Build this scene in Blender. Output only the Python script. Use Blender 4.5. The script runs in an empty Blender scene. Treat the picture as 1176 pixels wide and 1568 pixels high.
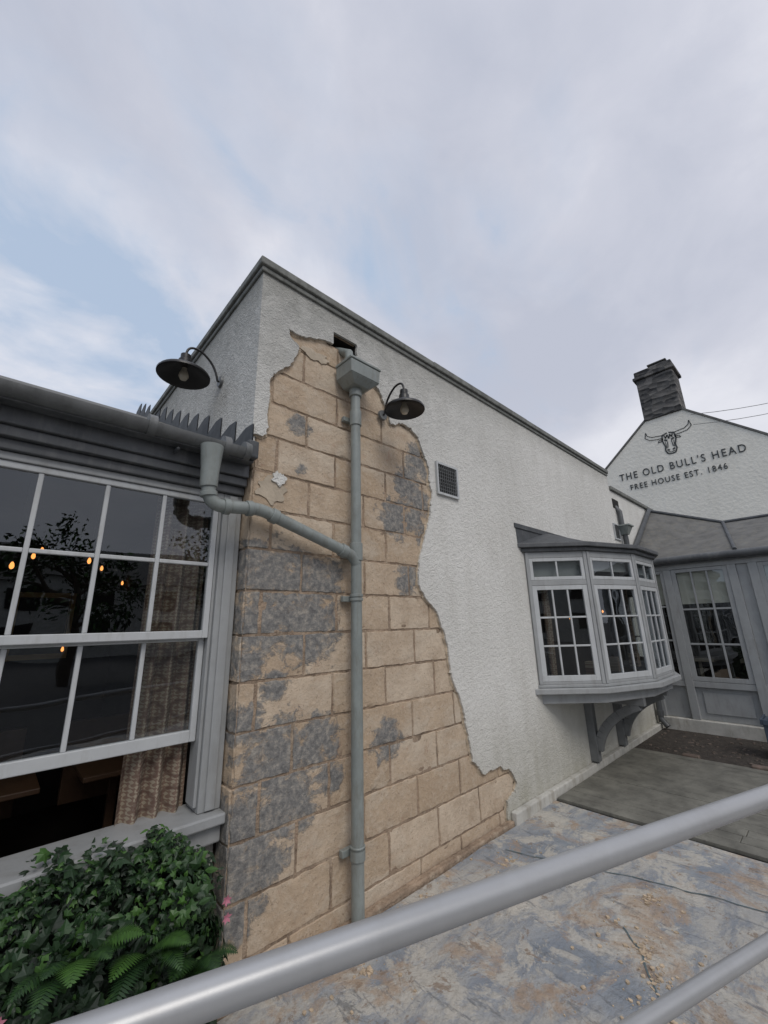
import bpy, bmesh, math, random
import numpy as np
from mathutils import Matrix, Vector, noise
random.seed(7); rng=np.random.default_rng(7)
S=bpy.context.scene; COL=S.collection
S.view_settings.view_transform='Standard'; S.view_settings.look='None'; S.view_settings.exposure=0

# ------------------------------------------------------------------ materials
def new_mat(name):
    m=bpy.data.materials.new(name); m.use_nodes=True
    nt=m.node_tree; return m,nt,nt.nodes['Principled BSDF']
def N(nt,t,**kw):
    n=nt.nodes.new(t)
    for k,v in kw.items():
        if k in n.inputs: n.inputs[k].default_value=v
        else: setattr(n,k,v)
    return n
def ramp(nt,stops,interp='LINEAR'):
    r=nt.nodes.new('ShaderNodeValToRGB'); cr=r.color_ramp; cr.interpolation=interp
    while len(cr.elements)<len(stops): cr.elements.new(0.5)
    for e,(p,c) in zip(cr.elements,stops):
        e.position=p; e.color=(c,c,c,1) if not hasattr(c,'__len__') else (*c,1)
    return r
def mixc(nt,fac,a,b,mode='MIX'):
    m=nt.nodes.new('ShaderNodeMix'); m.data_type='RGBA'; m.blend_type=mode
    for s,v in ((0,fac),(6,a),(7,b)):
        if isinstance(v,bpy.types.NodeSocket): nt.links.new(v,m.inputs[s])
        elif s==0: m.inputs[0].default_value=v
        else: m.inputs[s].default_value=(*v,1)
    return m.outputs[2]
def math_n(nt,op,a,b=None,c=None,clamp=False):
    n=N(nt,'ShaderNodeMath',operation=op); n.use_clamp=clamp
    for i,v in enumerate((a,b,c)):
        if v is None: continue
        if isinstance(v,bpy.types.NodeSocket): nt.links.new(v,n.inputs[i])
        else: n.inputs[i].default_value=v
    return n.outputs[0]
def coords(nt):
    return nt.nodes.new('ShaderNodeTexCoord').outputs['Object']
def noise_n(nt,co,scale,detail=4,rough=.55,dist=0.):
    n=N(nt,'ShaderNodeTexNoise',Scale=scale,Detail=min(detail,7),Roughness=rough,Distortion=dist)
    nt.links.new(co,n.inputs['Vector']); return n.outputs['Fac']
def rmp(nt,src,stops):
    r=ramp(nt,stops); nt.links.new(src,r.inputs[0]); return r.outputs[0]
def mapping(nt,co,scale,rot=(0,0,0)):
    m=nt.nodes.new('ShaderNodeMapping'); m.inputs['Scale'].default_value=scale; m.inputs['Rotation'].default_value=rot
    nt.links.new(co,m.inputs['Vector']); return m.outputs[0]
def bump(nt,bs,h,strength,dist):
    b=N(nt,'ShaderNodeBump',Strength=strength,Distance=dist); nt.links.new(h,b.inputs['Height'])
    nt.links.new(b.outputs[0],bs.inputs['Normal']); return b
def simple(name,col,rough=.6,metal=0.,var=.25,vs=6.,bs=40.,bst=.25,bd=.004,dirt=None):
    m,nt,p=new_mat(name); co=coords(nt)
    f=noise_n(nt,co,vs,6,.6)
    c=mixc(nt,rmp(nt,f,[(.3,0.),(.7,1.)]),tuple(x*(1-var) for x in col),tuple(min(1,x*(1+var*.6)) for x in col))
    if dirt:
        f2=noise_n(nt,mapping(nt,co,(1,1,.25)),vs*2.5,7,.7)
        c=mixc(nt,rmp(nt,f2,[(.5,0.),(.72,.75)]),c,dirt)
    nt.links.new(c,p.inputs['Base Color'])
    p.inputs['Roughness'].default_value=rough; p.inputs['Metallic'].default_value=metal
    bump(nt,p,noise_n(nt,co,bs,3),bst,bd)
    return m
def emis(name,col,s):
    m,nt,p=new_mat(name); p.inputs['Base Color'].default_value=(*col,1)
    p.inputs['Emission Color'].default_value=(*col,1); p.inputs['Emission Strength'].default_value=s; return m

frame_m=simple('painted_frame_grey',(.33,.34,.342),.5,var=.10,bs=25,bst=.10,dirt=(.24,.24,.23))
sash_m=simple('painted_sash_light',(.49,.505,.51),.45,var=.08,bs=25,bst=.10,dirt=(.36,.36,.345))
fascia_m=simple('fascia_dark_grey',(.085,.09,.095),.5,var=.3,dirt=(.15,.15,.15))
gutter_m=simple('gutter_grey_paint',(.14,.145,.145),.45,var=.3,vs=9,dirt=(.07,.075,.07))
pipe_m=simple('downpipe_grey_green',(.245,.27,.258),.42,var=.16,vs=9,bs=18,bst=.15,dirt=(.17,.165,.14))
coping_m=simple('coping_weathered',(.19,.195,.18),.8,var=.4,vs=12,bs=60,bst=.5,dirt=(.08,.08,.07))
lead_m=simple('lead_sheet',(.065,.07,.075),.6,var=.35,vs=7,bs=12,bst=.5,bd=.01,dirt=(.10,.105,.11))
black_m=simple('black_painted_metal',(.018,.017,.017),.4,var=.3)
dark_m=simple('dark_interior',(.012,.011,.01),.95)  # near-black colour standing in for the shade inside openings
inner_m=simple('interior_wall_brown',(.035,.026,.02),.9)
slate_m=simple('roof_slate',(.125,.123,.115),.8,var=.35,vs=5,bs=30,bst=.5,dirt=(.18,.165,.13))
cream_m=simple('cream_blind_cloth',(.70,.67,.57),.9,var=.08)
rail_m=simple('galvanised_rail_paint',(.38,.385,.39),.36,metal=.3,var=.08,vs=3,bs=160,bst=.10,bd=.0008,dirt=(.33,.33,.33))
asphalt_m=simple('asphalt',(.07,.07,.07),.9,var=.3,bs=150,bst=.5)
wood_m=simple('bracket_wood_grey',(.17,.175,.175),.6,var=.25)
bulb_m=emis('warm_bulb',(1.,.36,.09),2.4)
glassbulb_m=simple('bulb_glass',(.5,.45,.36),.15)
kerb_m=simple('plinth_paint',(.52,.51,.47),.8,var=.25,vs=5,bs=50,bst=.6,bd=.006,dirt=(.25,.22,.17))

def glass_mat():
    m,nt,p=new_mat('window_glass'); nt.nodes.remove(p)
    out=nt.nodes['Material Output']
    tr=N(nt,'ShaderNodeBsdfTransparent'); tr.inputs[0].default_value=(.70,.73,.73,1)
    gl=N(nt,'ShaderNodeBsdfGlossy',Roughness=.008); gl.inputs[0].default_value=(.9,.95,1,1)
    ge=nt.nodes.new('ShaderNodeNewGeometry'); dt=N(nt,'ShaderNodeVectorMath',operation='DOT_PRODUCT')
    nt.links.new(ge.outputs['Normal'],dt.inputs[0]); nt.links.new(ge.outputs['Incoming'],dt.inputs[1])
    cth=math_n(nt,'ABSOLUTE',dt.outputs['Value']); inv=math_n(nt,'SUBTRACT',1.,cth,None,True)
    fac=math_n(nt,'MULTIPLY_ADD',math_n(nt,'POWER',inv,5.),.85,.10,True)   # double glazing, both surfaces
    co=coords(nt); b=N(nt,'ShaderNodeBump',Strength=.3,Distance=.01)
    nt.links.new(noise_n(nt,co,3.,1),b.inputs['Height']); nt.links.new(b.outputs[0],gl.inputs['Normal'])
    mx=N(nt,'ShaderNodeMixShader'); nt.links.new(fac,mx.inputs[0]); nt.links.new(tr.outputs[0],mx.inputs[1]); nt.links.new(gl.outputs[0],mx.inputs[2])
    nt.links.new(mx.outputs[0],out.inputs[0]); return m
glass_m=glass_mat()

def stucco():
    m,nt,p=new_mat('rough_white_render'); co=coords(nt)
    c=rmp(nt,noise_n(nt,co,1.1,6,.6),[(.3,(.68,.67,.63)),(.7,(.77,.76,.72))])
    st=noise_n(nt,mapping(nt,co,(3,3,.7)),1.6,7,.7,.3)
    c=mixc(nt,rmp(nt,st,[(.46,0.),(.8,.45)]),c,(.48,.46,.41))
    sx=nt.nodes.new('ShaderNodeSeparateXYZ'); nt.links.new(co,sx.inputs[0])
    def mr(src,a,b):
        n=N(nt,'ShaderNodeMapRange'); n.inputs['From Min'].default_value=a; n.inputs['From Max'].default_value=b; nt.links.new(src,n.inputs[0]); return n.outputs[0]
    w=math_n(nt,'MULTIPLY',mr(sx.outputs[2],2.4,4.0),mr(sx.outputs[0],4.5,1.2))
    nm=noise_n(nt,co,9,6,.65)
    w=math_n(nt,'MULTIPLY',math_n(nt,'MULTIPLY',w,nm),1.6,None,True)
    c=mixc(nt,w,c,(.34,.34,.32))
    gn=noise_n(nt,mapping(nt,co,(3,3,1.2)),2.4,7,.7)
    g=math_n(nt,'MULTIPLY',mr(sx.outputs[2],1.0,.05),gn)
    c=mixc(nt,math_n(nt,'MULTIPLY',g,1.25,None,True),c,(.36,.345,.27))
    g2=math_n(nt,'MULTIPLY',mr(sx.outputs[2],3.7,4.0),noise_n(nt,mapping(nt,co,(6,6,1.5)),1.5,7,.75,.4))
    c=mixc(nt,math_n(nt,'MULTIPLY',g2,1.,None,True),c,(.32,.315,.28))
    sp=noise_n(nt,co,55,5,.8)
    c=mixc(nt,rmp(nt,sp,[(.56,0.),(.70,.5)]),c,(.44,.43,.39))
    nt.links.new(c,p.inputs['Base Color']); p.inputs['Roughness'].default_value=.92
    f1=noise_n(nt,co,80,3,.6); f2=noise_n(nt,co,30,3,.5)
    h=math_n(nt,'MULTIPLY_ADD',f2,.9,f1)
    bump(nt,p,h,1.,.013); return m
stucco_m=stucco()

def block_mat():
    m,nt,p=new_mat('old_sandy_block'); co=coords(nt)
    at=N(nt,'ShaderNodeAttribute'); at.attribute_name='tone'
    c=rmp(nt,at.outputs['Fac'],[(0.,(.47,.355,.245)),(.5,(.55,.43,.31)),(1.,(.61,.50,.38))])
    n1=noise_n(nt,co,5,7,.68,.3)
    c=mixc(nt,rmp(nt,n1,[(.40,0.),(.66,.75)]),c,(.40,.30,.21))
    n6=noise_n(nt,mapping(nt,co,(1,1,1.6)),2.6,7,.7,.5)
    c=mixc(nt,rmp(nt,n6,[(.48,0.),(.66,.7)]),c,(.58,.50,.40))
    n2=noise_n(nt,co,34,5,.72)
    c=mixc(nt,rmp(nt,n2,[(.50,0.),(.70,.5)]),c,(.62,.53,.42))
    n5=noise_n(nt,co,60,4,.7)
    c=mixc(nt,rmp(nt,n5,[(.60,0.),(.67,.65)]),c,(.25,.18,.125))
    n7=noise_n(nt,co,10,7,.75,.5)
    c=mixc(nt,rmp(nt,n7,[(.60,0.),(.68,.5)]),c,(.40,.24,.17))
    sa=N(nt,'ShaderNodeAttribute'); sa.attribute_name='stain'
    n3=noise_n(nt,mapping(nt,co,(1,1,1.25)),10,7,.74,.6)
    ad=math_n(nt,'MULTIPLY_ADD',sa.outputs['Fac'],.38,n3)
    msk=rmp(nt,ad,[(.685,0.),(.725,.65),(.80,.95)])
    n4=noise_n(nt,co,24,7,.76)
    st=rmp(nt,n4,[(.36,(.11,.112,.115)),(.50,(.20,.20,.195)),(.66,(.40,.365,.315))])
    c=mixc(nt,msk,c,st)
    nt.links.new(c,p.inputs['Base Color']); p.inputs['Roughness'].default_value=.95
    h=math_n(nt,'MULTIPLY_ADD',msk,.25,math_n(nt,'ADD',n2,n1))
    bump(nt,p,h,.85,.012); return m
block_m=block_mat()
mortar_m=simple('old_mortar',(.33,.245,.175),.95,var=.5,vs=7,bs=55,bst=1,bd=.015,dirt=(.50,.41,.31))

# ------------------------------------------------------------------ builders
def empty(name,loc=(0,0,0)):
    e=bpy.data.objects.new(name,None); e.location=loc; e.empty_display_size=.2; COL.objects.link(e); return e
class B:
    def __init__(s): s.v=[]; s.f=[]
    def add(s,vs,fs):
        o=len(s.v); s.v+= [tuple(x) for x in vs]; s.f+=[tuple(i+o for i in f) for f in fs]
    def box(s,x0,x1,y0,y1,z0,z1):
        x0,x1=sorted((x0,x1));y0,y1=sorted((y0,y1));z0,z1=sorted((z0,z1))
        s.add([(x0,y0,z0),(x1,y0,z0),(x1,y1,z0),(x0,y1,z0),(x0,y0,z1),(x1,y0,z1),(x1,y1,z1),(x0,y1,z1)],
              [(0,3,2,1),(4,5,6,7),(0,1,5,4),(1,2,6,5),(2,3,7,6),(3,0,4,7)]); return s
    def obox(s,o,u,n,a0,a1,b0,b1,z0,z1):
        P=lambda a,b,z:(o[0]+u[0]*a+n[0]*b,o[1]+u[1]*a+n[1]*b,z)
        s.add([P(a0,b0,z0),P(a1,b0,z0),P(a1,b1,z0),P(a0,b1,z0),P(a0,b0,z1),P(a1,b0,z1),P(a1,b1,z1),P(a0,b1,z1)],
              [(0,3,2,1),(4,5,6,7),(0,1,5,4),(1,2,6,5),(2,3,7,6),(3,0,4,7)]); return s
    def quad(s,*p): s.add(p,[tuple(range(len(p)))]); return s
    def prism(s,pts,z0,z1):
        n=len(pts); s.add([(x,y,z0) for x,y in pts]+[(x,y,z1) for x,y in pts],
            [tuple(range(n))[::-1],tuple(range(n,2*n))]+[(i,(i+1)%n,n+(i+1)%n,n+i) for i in range(n)]); return s
    def tube(s,path,r,seg=20,cap=True):
        path=[Vector(p) for p in path]; rs=r if hasattr(r,'__len__') else [r]*len(path)
        t0=(path[1]-path[0]).normalized(); up=Vector((0,0,1)) if abs(t0.z)<.9 else Vector((0,1,0))
        a=t0.cross(up).normalized(); rings=[]
        for i,p in enumerate(path):
            t=((path[min(i+1,len(path)-1)]-path[i]).normalized()+(path[i]-path[max(i-1,0)]).normalized()).normalized()
            a=(a-t*a.dot(t)).normalized(); b=t.cross(a)
            rings.append([p+(a*math.cos(k*2*math.pi/seg)+b*math.sin(k*2*math.pi/seg))*rs[i] for k in range(seg)])
        vs=[v for rg in rings for v in rg]; fs=[]
        for i in range(len(path)-1):
            for k in range(seg):
                k2=(k+1)%seg; fs.append((i*seg+k,i*seg+k2,(i+1)*seg+k2,(i+1)*seg+k))
        if cap: fs.append(tuple(range(seg))[::-1]); fs.append(tuple(range((len(path)-1)*seg,len(path)*seg)))
        s.add(vs,fs); return s
    def lathe(s,c,prof,seg=32):
        c=Vector(c); vs=[c+Vector((r*math.cos(k*2*math.pi/seg),r*math.sin(k*2*math.pi/seg),z)) for r,z in prof for k in range(seg)]
        fs=[(i*seg+k,i*seg+(k+1)%seg,(i+1)*seg+(k+1)%seg,(i+1)*seg+k) for i in range(len(prof)-1) for k in range(seg)]
        s.add(vs,fs); return s
    def make(s,name,mat,parent=None,bevel=0,smooth=False):
        me=bpy.data.meshes.new(name); me.from_pydata(s.v,[],s.f); me.update()
        bm=bmesh.new(); bm.from_mesh(me); bmesh.ops.recalc_face_normals(bm,faces=bm.faces); bm.to_mesh(me); bm.free()
        me.materials.append(mat); ob=bpy.data.objects.new(name,me); COL.objects.link(ob)
        if parent: ob.parent=parent
        if bevel:
            md=ob.modifiers.new('bevel','BEVEL'); md.width=bevel; md.segments=2; md.limit_method='ANGLE'
        if smooth:
            for p in me.polygons: p.use_smooth=True
            try: me.set_sharp_from_angle(angle=math.radians(40))
            except Exception: pass
        return ob
def arc(p0,p1,p2,n=8):
    p0,p1,p2=map(Vector,(p0,p1,p2))
    return [p0*(1-t)**2+p1*2*t*(1-t)+p2*t*t for t in [i/n for i in range(n+1)]]

# ------------------------------------------------------------------ main rendered building
main=empty('rendered_block_building')
B().box(1.012,3.9,2.2185,2.6,-.05,3.69).box(1.012,1.56,2.2185,2.6,3.69,3.80).box(1.79,3.9,2.2185,2.6,3.69,3.80).box(1.012,3.9,2.2185,2.6,3.80,4.0).make('mortar_backing',mortar_m,main)
B().box(1.56,1.79,2.42,2.6,3.69,3.80).box(1.561,1.563,2.21,2.42,3.69,3.80).box(1.787,1.789,2.21,2.42,3.69,3.80).box(1.563,1.787,2.23,2.42,3.796,3.799).make('outlet_recess',dark_m,main)  # near-black lining paints in the shade of the opening
B().box(3.9,7.3,2.236,2.6,-.05,4.0).box(7.3,10.2,2.236,2.6,-.05,3.72).box(1.012,7.3,2.6,7,2.,4.0).make('wall_core',mortar_m,main)
stains=[(1.22,1.86,.28),(1.5,1.88,.18),(1.12,1.62,.2),(1.42,1.6,.26),(1.05,1.12,.12),(1.25,.92,.24),(1.5,.95,.18),(1.06,.62,.22),(1.32,.68,.2),(1.05,.35,.18),(1.05,1.42,.1),(1.2,.45,.12),(1.05,2.0,.12),
        (2.5,2.95,.2),(2.35,2.72,.18),(2.2,2.42,.2),(2.5,2.6,.14),(2.3,1.93,.14),(2.05,.86,.15),(1.3,2.92,.1),(1.33,2.6,.05),(2.55,2.3,.15),(1.2,1.3,.1),(1.58,.75,.1),(2.4,2.45,.12)]
def stain_at(x,z):
    return max(max(0,1-(math.hypot(x-a,(z-b)*1.1)/(r*1.4))**2) for a,b,r in stains)
bv=[];bf=[];tone=[];stn=[]
def axis(a0,a1):
    n=max(2,int((a1-a0)/.022)); return [a0,a0+.004]+[a0+(a1-a0)*i/n for i in range(1,n)]+[a1-.004,a1]
def block(o,u,n,a0,a1,z0,z1):
    g=.0055; a0+=g;a1-=g;z0+=g;z1-=g
    if a1-a0<.03 or z1-z0<.03: return
    A=axis(a0,a1);Z=axis(z0,z1);nx=len(A)-1;nz=len(Z)-1; t=random.random(); off=random.uniform(-.003,.002)
    sd=random.random()*50; base=len(bv)
    for j,z in enumerate(Z):
        for i,a in enumerate(A):
            za,aa=z,a
            d=min(a-a0,a1-a,z-z0,z1-z)
            edge=noise.noise(Vector((a*16,z*16,sd)))
            dep=off+.003*noise.noise(Vector((a*7,z*7,sd)))+.0025*noise.noise(Vector((a*30,z*30,sd)))
            wob=.0065*noise.noise(Vector((a*22,z*22,sd+7)))
            if d<.005:
                if i<=1: aa+=wob+.002
                if i>=nx-1: aa+=wob-.002
                if j<=1: za+=wob
                if j>=nz-1: za+=wob
            if d<.001: dep+=.011
            elif d<.005: dep+=.001+max(0,edge)*.008
            elif d<.035: dep+=max(0,edge-.15)*.014
            bv.append((o[0]+u[0]*aa-n[0]*dep,o[1]+u[1]*aa-n[1]*dep,za)); tone.append(t); stn.append(stain_at(o[0]+u[0]*a,z))
    for j in range(nz):
        for i in range(nx):
            k=base+j*(nx+1)+i; bf.append((k,k+1,k+nx+2,k+nx+1))
z=-.135;row=0
while z<3.6:
    A_=(row%2==0)
    first=1.12 if not A_ else 1.36
    xs=[.995]+[first+.48*k for k in range(7)]
    xs=[xs[0]]+[x+random.uniform(-.035,.035) for x in xs[1:]]
    z1=z+.2425
    for k in range(len(xs)-1):
        zz=z1
        if z<3.69<z1 and xs[k]<1.8 and xs[k+1]>1.55: zz=3.685
        block((0,2.212),(1,0),(0,-1),xs[k],xs[k+1],z,zz)
    if z<2.7: block((.992,2.212),(0,1),(-1,0),0,.15,z,z1)
    z=z1;row+=1
me=bpy.data.meshes.new('exposed_blocks'); me.from_pydata(bv,[],bf); me.update()
for nm,arr in (('tone',tone),('stain',stn)):
    at=me.attributes.new(nm,'FLOAT','POINT'); at.data.foreach_set('value',arr)
me.materials.append(block_m); ob=bpy.data.objects.new('exposed_blocks',me); COL.objects.link(ob); ob.parent=main
for p in me.polygons: p.use_smooth=True
me.set_sharp_from_angle(angle=math.radians(45))
B().box(1.0,1.03,2.22,2.36,-.05,2.75).make('return_mortar',mortar_m,main)

outline=[(.965,2.74),(1.04,2.76),(1.07,2.82),(1.06,3.08),(1.08,3.22),(1.19,3.32),(1.24,3.42),(1.27,3.50),(1.21,3.55),(1.18,3.62),(1.28,3.61),(1.44,3.67),(1.53,3.69),(1.56,3.69),(1.56,3.80),(1.79,3.80),(1.79,3.60),
(1.98,3.51),(2.05,3.45),(2.10,3.34),(2.15,3.21),(2.27,3.25),(2.40,3.26),(2.49,3.17),(2.57,3.03),(2.62,2.80),(2.62,2.59),(2.53,2.34),(2.42,2.08),(2.41,1.90),(2.48,1.80),(2.61,1.70),(2.68,1.55),(2.73,1.37),(2.73,1.22),(2.81,1.07),(2.89,.86),(2.91,.72),(2.94,.55),(3.08,.43),(3.32,.44),(3.36,.40),(3.46,.37),(3.55,.25),(3.51,.19),(3.37,.17),(3.36,.08),(3.36,0)]
sharp={(1.56,3.69),(1.56,3.80),(1.79,3.80)}
def rough_line(pts,step=.012,amp=.014):
    out=[]
    for (x0,z0),(x1,z1) in zip(pts[:-1],pts[1:]):
        L=math.hypot(x1-x0,z1-z0); n=max(1,int(L/step)); st=((x0,z0) in sharp and (x1,z1)!=(1.79,3.60)) or (x1,z1) in sharp
        for i in range(n):
            t=i/n; x=x0+(x1-x0)*t; zz=z0+(z1-z0)*t
            if not st and i>0:
                q=Vector((x*9,zz*9,3)); q2=Vector((x*32,zz*32,8)); q3=Vector((x*75,zz*75,18))
                x+=amp*1.6*noise.noise(q)+amp*.9*noise.noise(q2)+.003*noise.noise(q3); zz+=amp*1.6*noise.noise(q+Vector((5,5,5)))+amp*.9*noise.noise(q2+Vector((9,2,1)))+.003*noise.noise(q3+Vector((3,3,3)))
            out.append((x,zz))
    out.append(pts[-1]); return out
ol=rough_line(outline)
poly=[(.965,4.0),(7.3,4.0),(7.3,3.72),(10.2,3.72),(10.2,0)]+ol[::-1]
def slab(name,poly,y0,y1,mat,parent):
    bm=bmesh.new(); vs=[bm.verts.new((x,y0,z)) for x,z in poly]; f=bm.faces.new(vs)
    r=bmesh.ops.extrude_face_region(bm,geom=[f]); bmesh.ops.translate(bm,vec=(0,y1-y0,0),verts=[v for v in r['geom'] if isinstance(v,bmesh.types.BMVert)])
    bmesh.ops.triangulate(bm,faces=[f for f in bm.faces if len(f.verts)>4]); bmesh.ops.recalc_face_normals(bm,faces=bm.faces)
    me=bpy.data.meshes.new(name); bm.to_mesh(me); bm.free(); me.materials.append(mat); o=bpy.data.objects.new(name,me); COL.objects.link(o); o.parent=parent; return o
slab('render_coat',poly,2.188,2.2085,stucco_m,main)
under=simple('undercoat_mortar',(.46,.37,.27),.95,var=.4,vs=14,bs=60,bst=1,bd=.01)
inner=[]
for i,(x,zz) in enumerate(ol):
    a=ol[max(0,i-3)];b=ol[min(len(ol)-1,i+3)]; d=Vector((b[0]-a[0],b[1]-a[1]))
    if d.length<1e-6: d=Vector((0,1))
    d.normalize(); w=.016+.022*max(-.5,noise.noise(Vector((x*11,zz*11,40)))); inner.append((x+d.y*w,zz-d.x*w))
ub=B()
for i in range(len(ol)-1):
    if 1.5<ol[i][0]<1.83 and ol[i][1]>3.55: continue
    a,b,c_,d_=ol[i],ol[i+1],inner[i+1],inner[i]
    ub.quad((a[0],2.203,a[1]),(b[0],2.203,b[1]),(c_[0],2.2105,c_[1]),(d_[0],2.2105,d_[1]))
ub.make('undercoat_edge',under,main)
B().box(.965,.992,2.2085,7,2.66,4.0).make('side_render_coat',stucco_m,main)
def scab(name,cx,cz,r,sy=1.,mat=stucco_m,y0=2.196):
    pts=[(cx+math.cos(a)*r*(1+.5*noise.noise(Vector((math.cos(a)*2.5,math.sin(a)*2.5,cx*9)))),cz+sy*math.sin(a)*r*(1+.6*noise.noise(Vector((math.cos(a)*2.5,math.sin(a)*2.5,cz*9+4))))) for a in [k*2*math.pi/40 for k in range(40)]]
    slab(name,pts,y0,2.212,mat,main)
smear=simple('mortar_smear',(.52,.44,.34),.95,var=.3,bs=60,bst=.8)
scab('render_scab',1.165,2.50,.046,.9); scab('smear_scab',1.42,3.52,.11,.4,smear,2.204)
scab('smear_scab',1.12,2.42,.10,.8,smear,2.206)
c=B()
x=.93
while x<7.28:
    L=min(random.choice((1.8,2.1,2.4)),7.3-x); c.box(x+.001,x+L-.001,2.15+random.uniform(-.003,.003),2.5,4.005,4.066+random.uniform(-.003,.003)); x+=L
y=2.5
while y<7:
    L=1.5; c.box(.93,1.25,y+.001,y+L-.001,4.005,4.066+random.uniform(-.003,.003)); y+=L
c.box(.948,7.3,2.170,2.187,3.965,4.004).box(.948,.9645,2.187,7,3.965,4.004)
c.box(7.3,10.2,2.15,2.5,3.725,3.79)
c.make('parapet_coping',coping_m,main,bevel=.010)
B().box(3.40,7.70,2.13,2.1875,-.02,.085).make('painted_plinth',kerb_m,main,bevel=.01)
B().box(.96,3.395,2.15,2.205,-.02,.03).make('cement_fillet',mortar_m,main,bevel=.01)
B().box(1.0,7.3,2.2,7,3.9,3.99).make('flat_roof',lead_m,main)
B().box(7.34,7.62,2.180,2.1875,3.42,3.58).make('overflow_slot',dark_m,main)  # flat dark plate on the coat, painting the shade of a hole

def vent(name,x0,x1,z0,z1):
    e=empty(name); fr=B(); t=.02
    fr.box(x0,x1,2.165,2.1875,z0,z0+t).box(x0,x1,2.165,2.1875,z1-t,z1).box(x0,x0+t,2.165,2.1875,z0+t,z1-t).box(x1-t,x1,2.165,2.1875,z0+t,z1-t).make('frame',sash_m,e)
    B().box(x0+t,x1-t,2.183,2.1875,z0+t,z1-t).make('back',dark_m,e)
    g=B(); n=9
    for i in range(1,n): 
        xx=x0+t+(x1-x0-2*t)*i/n; g.box(xx-.0025,xx+.0025,2.170,2.18,z0+t,z1-t)
    for i in range(1,8):
        zz=z0+t+(z1-z0-2*t)*i/8; g.box(x0+t,x1-t,2.174,2.182,zz-.0025,zz+.0025)
    g.make('grille',gutter_m,e)
vent('air_vent',2.69,3.00,2.71,3.02); vent('air_vent.001',7.15,7.4,2.85,3.12)

# ------------------------------------------------------------------ drainpipes
dp=empty('drainpipe'); px,py=1.722,2.125
g=B()
g.tube([(px,py,z) for z in (0.02,.6,1.2,1.74)],.037,24).tube([(px,py,z) for z in (1.74,2.2,2.8,3.30)],.036,24)
g.make('pipe',pipe_m,dp,smooth=True)
g=B()
for z0,z1 in ((.33,.40),(1.755,1.775),(2.02,2.14),(3.02,3.14),(.38,.395),(1.78,1.80)): g.tube([(px,py,z0),(px,py,z1)],.044,24)
for z0 in (.36,1.77,3.08,2.06): g.box(px-.075,px+.075,2.168,2.2,z0-.018,z0+.018)
g.make('collars',pipe_m,dp,bevel=.003,smooth=True)
h=B()
def frust(b,x0,x1,y0,y1,za,X0,X1,Y0,Y1,zb):
    b.add([(x0,y0,za),(x1,y0,za),(x1,y1,za),(x0,y1,za),(X0,Y0,zb),(X1,Y0,zb),(X1,Y1,zb),(X0,Y1,zb)],[(0,3,2,1),(4,5,6,7),(0,1,5,4),(1,2,6,5),(2,3,7,6),(3,0,4,7)])
h.tube([(px,py,3.26),(px,py,3.33)],.048,24)
frust(h,px-.07,px+.07,2.05,2.18,3.32,px-.135,px+.135,2.0,2.184,3.37)
frust(h,px-.135,px+.135,2.0,2.184,3.372,px-.14,px+.14,1.995,2.184,3.475)
h.box(px-.147,px+.147,1.988,2.184,3.477,3.497)
h.tube([(px-.06,2.12,3.50),(px-.06,2.13,3.62),(px-.06,2.3,3.735)],.035,12)
h.make('hopper_head',pipe_m,dp,bevel=.005)
h=B()
h.tube(arc((.715,2.12,2.56),(.715,2.12,2.40),(.715,2.12,2.36),4)+[(.715,2.12,2.33)],[.06,.053,.048,.046,.046,.044],24)
h.tube([(.715,2.12,2.34),(.718,2.12,2.30)]+arc((.725,2.12,2.28),(.74,2.12,2.235),(.80,2.12,2.235),6)+[(.90,2.12,2.245)]+arc((.95,2.12,2.25),(1.02,2.12,2.26),(1.08,2.12,2.235),6)+[(1.35,2.12,2.155),(1.60,2.12,2.08)]+arc((1.64,2.12,2.068),(1.70,2.12,2.05),(1.718,2.122,2.0),5),.036,24)
h.make('branch_pipe',pipe_m,dp,smooth=True)
h=B()
for a,b in (((.714,2.12,2.345),(.716,2.12,2.325)),((.718,2.12,2.30),(.722,2.12,2.275)),((.80,2.12,2.235),(.835,2.12,2.237)),((.93,2.12,2.246),(.965,2.12,2.252)),((1.08,2.12,2.235),(1.12,2.12,2.223)),((1.585,2.12,2.085),(1.63,2.12,2.07))):
    h.tube([a,b],.044,24)
h.box(.97,.995,2.10,2.2,2.23,2.27)
h.make('branch_collars',pipe_m,dp,bevel=.003,smooth=True)
dp2=empty('drainpipe.001'); h=B()
frust(h,7.42,7.52,2.07,2.18,2.95,7.36,7.58,2.02,2.184,3.08); h.box(7.35,7.59,2.0,2.184,3.082,3.11)
h.make('hopper_head',pipe_m,dp2,bevel=.005)
B().tube([(7.47,2.12,2.96),(7.47,2.12,2.2),(7.56,2.12,2.05),(7.56,2.12,.25),(7.56,2.12,.15),(7.54,2.04,.06)],.04,16).tube([(7.56,2.12,.55),(7.56,2.12,.62)],.05,16).tube([(7.56,2.12,.20),(7.56,2.12,.27)],.05,16).tube([(7.47,2.14,3.1),(7.47,2.14,3.35),(7.47,2.2,3.45)],.04,16).make('pipe',fascia_m,dp2,smooth=True)

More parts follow.
